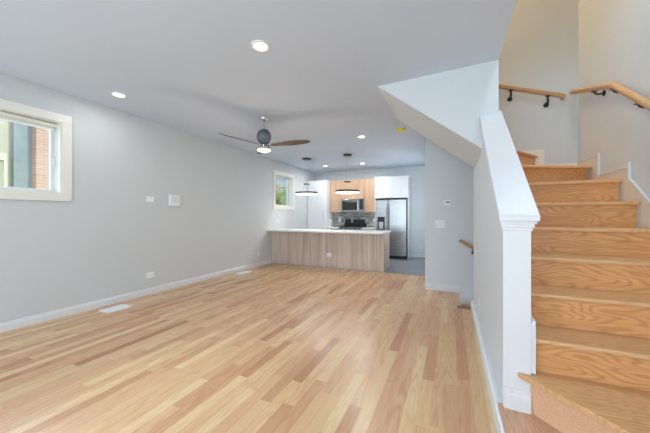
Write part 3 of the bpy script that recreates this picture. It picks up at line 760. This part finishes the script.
fr = thing('refrigerator', (-1.6, 8.6, 0), 'stainless steel side by side refrigerator with ice dispenser', 'refrigerator')
MB().box(-2.09, -1.16, 8.38, 8.98, .03, 1.765).build('body', M['black'], fr)
fz = MB().box(-2.075, -1.70, 8.30, 8.375, .10, 1.745).build('freezer_door', M['steel'], fr, bevel=.012, seg=3)
fd = MB().box(-1.690, -1.175, 8.30, 8.375, .10, 1.745).build('fridge_door', M['steel'], fr, bevel=.012, seg=3)
def fhandle(x, p):
    MB().tube([(x, 8.30, 1.60), (x, 8.25, 1.575), (x, 8.24, 1.50), (x, 8.24, .62), (x, 8.25, .56), (x, 8.30, .535)], .013, 10).build('handle', M['chrome'], p, smooth=True)
fhandle(-1.735, fz); fhandle(-1.655, fd)
dp = MB().box(-2.01, -1.79, 8.293, 8.301, .86, 1.24).build('dispenser', M['black'], fz, bevel=.004)
MB().box(-1.985, -1.815, 8.290, 8.2935, 1.15, 1.22).build('control_panel', M['blackglass'], fz)
MB().box(-1.965, -1.835, 8.285, 8.2935, .88, 1.09).build('water_recess', M['steel'], fz)
MB().box(-2.07, -1.18, 8.33, 8.375, .02, .09).build('kick_plate', M['black'], fr)

mw = thing('microwave', (-2.9, 8.8, 1.395), 'stainless over the range microwave with dark glass door', 'microwave')
MB().box(-3.278, -2.532, 8.615, 8.985, 1.395, 1.815).build('body', M['steel'], mw, bevel=.004)
md = MB().box(-3.278, -2.68, 8.590, 8.614, 1.40, 1.812).build('door', M['steel'], mw, bevel=.004)
MB().box(-3.245, -2.735, 8.586, 8.590, 1.455, 1.765).build('door_glass', M['blackglass'], md)
MB().tube([(-2.705, 8.555, 1.45), (-2.705, 8.555, 1.76)], .010, 10).tube([(-2.705, 8.59, 1.47), (-2.705, 8.555, 1.47)], .006, 8).tube([(-2.705, 8.59, 1.74), (-2.705, 8.555, 1.74)], .006, 8).build('handle', M['chrome'], md)
cpn = MB().box(-2.678, -2.532, 8.590, 8.614, 1.40, 1.812).build('control_panel', M['steel'], mw, bevel=.003)
MB().box(-2.665, -2.545, 8.586, 8.590, 1.47, 1.80).build('keypad', M['blackglass'], cpn)

rg_ = thing('range', (-2.9, 8.65, 0), 'stainless steel range with black backguard under the microwave', 'stove')
MB().box(-3.29, -2.53, 8.37, 8.96, .03, .905).build('body', M['steel'], rg_, bevel=.003)
MB().box(-3.288, -2.532, 8.36, 8.90, .905, .915).build('cooktop', M['black'], rg_)
for x in (-3.10, -2.72):
    for y in (8.50, 8.76):
        g_ = MB()
        for k in range(-1, 2): g_.box(x - .15, x + .15, y + k * .09 - .006, y + k * .09 + .006, .925, .94)
        for k in (-1, 0, 1): g_.box(x + k * .14 - .006, x + k * .14 + .006, y - .11, y + .11, .916, .934)
        g_.build('burner_grate', M['iron'], rg_)
bgd = MB().box(-3.29, -2.53, 8.90, 8.965, .915, 1.175).build('backguard', M['black'], rg_, bevel=.004)
MB().box(-3.30, -3.26, 8.893, 8.966, 1.03, 1.18).box(-2.56, -2.52, 8.893, 8.966, 1.03, 1.18).box(-3.26, -2.56, 8.893, 8.966, 1.165, 1.18).build('end_cap', M['steel'], bgd)
MB().box(-3.04, -2.98, 8.893, 8.90, 1.05, 1.16).build('display', M['steel'], bgd)
for i in range(5):
    MB().lathe([(0, 0), (.02, 0), (.018, -.03), (0, -.03)], (-3.2 + i * .15, 8.37, .86), 16, 'y').build('knob', M['black'], rg_)
od = MB().box(-3.285, -2.535, 8.345, 8.37, .22, .81).build('oven_door', M['steel'], rg_, bevel=.003)
MB().tube([(-3.22, 8.30, .765), (-2.60, 8.30, .765)], .012, 10).build('handle', M['chrome'], od)

for (x0, x1, lb, lc) in ((-3.703, -3.295, 'base cabinet between the pantry and the range', 'white worktop left of the range'), (-2.525, -2.125, 'base cabinet between the range and the fridge', 'white worktop between the range and the fridge')):
    b = thing('base_cabinet', ((x0 + x1) / 2, 8.7, 0), 'wood grain ' + lb, 'cabinet', 'wood base cabinets')
    MB().box(x0 + .002, x1 - .002, 8.42, YB, .10, .862).box(x0 + .002, x1 - .002, 8.48, YB, 0, .10).build('body', M['pen'], b)
    dr = MB().box(x0 + .004, x1 - .004, 8.40, 8.419, .12, .66).build('door', M['pen'], b); MB().box(x0 + .1, x1 - .1, 8.375, 8.40, .62, .635).build('handle', M['steel'], dr)
    dw = MB().box(x0 + .004, x1 - .004, 8.40, 8.419, .665, .855).build('drawer', M['pen'], b); MB().box(x0 + .1, x1 - .1, 8.375, 8.40, .78, .795).build('handle', M['steel'], dw)
    tag(MB().box(x0, x1, 8.375, YB, .8625, .90).build('countertop', M['quartz'], bevel=.002), lc, 'countertop')
tag(MB().box(-3.70, -2.125, 8.985, YB - .001, .90, 1.39).build('backsplash', M['mosaic']), 'grey glass mosaic backsplash behind the range', 'backsplash')
plate_thing('wall_outlet', 'white outlet on the mosaic left of the range', 'outlet', 'y-', (-3.49, 8.985, 1.13), .08, .115, 'outlet')
plate_thing('wall_outlet', 'white outlet on the mosaic right of the range', 'outlet', 'y-', (-2.27, 8.985, 1.13), .08, .115, 'outlet')

for o in bpy.data.objects:
    if '_o' in o: del o['_o']
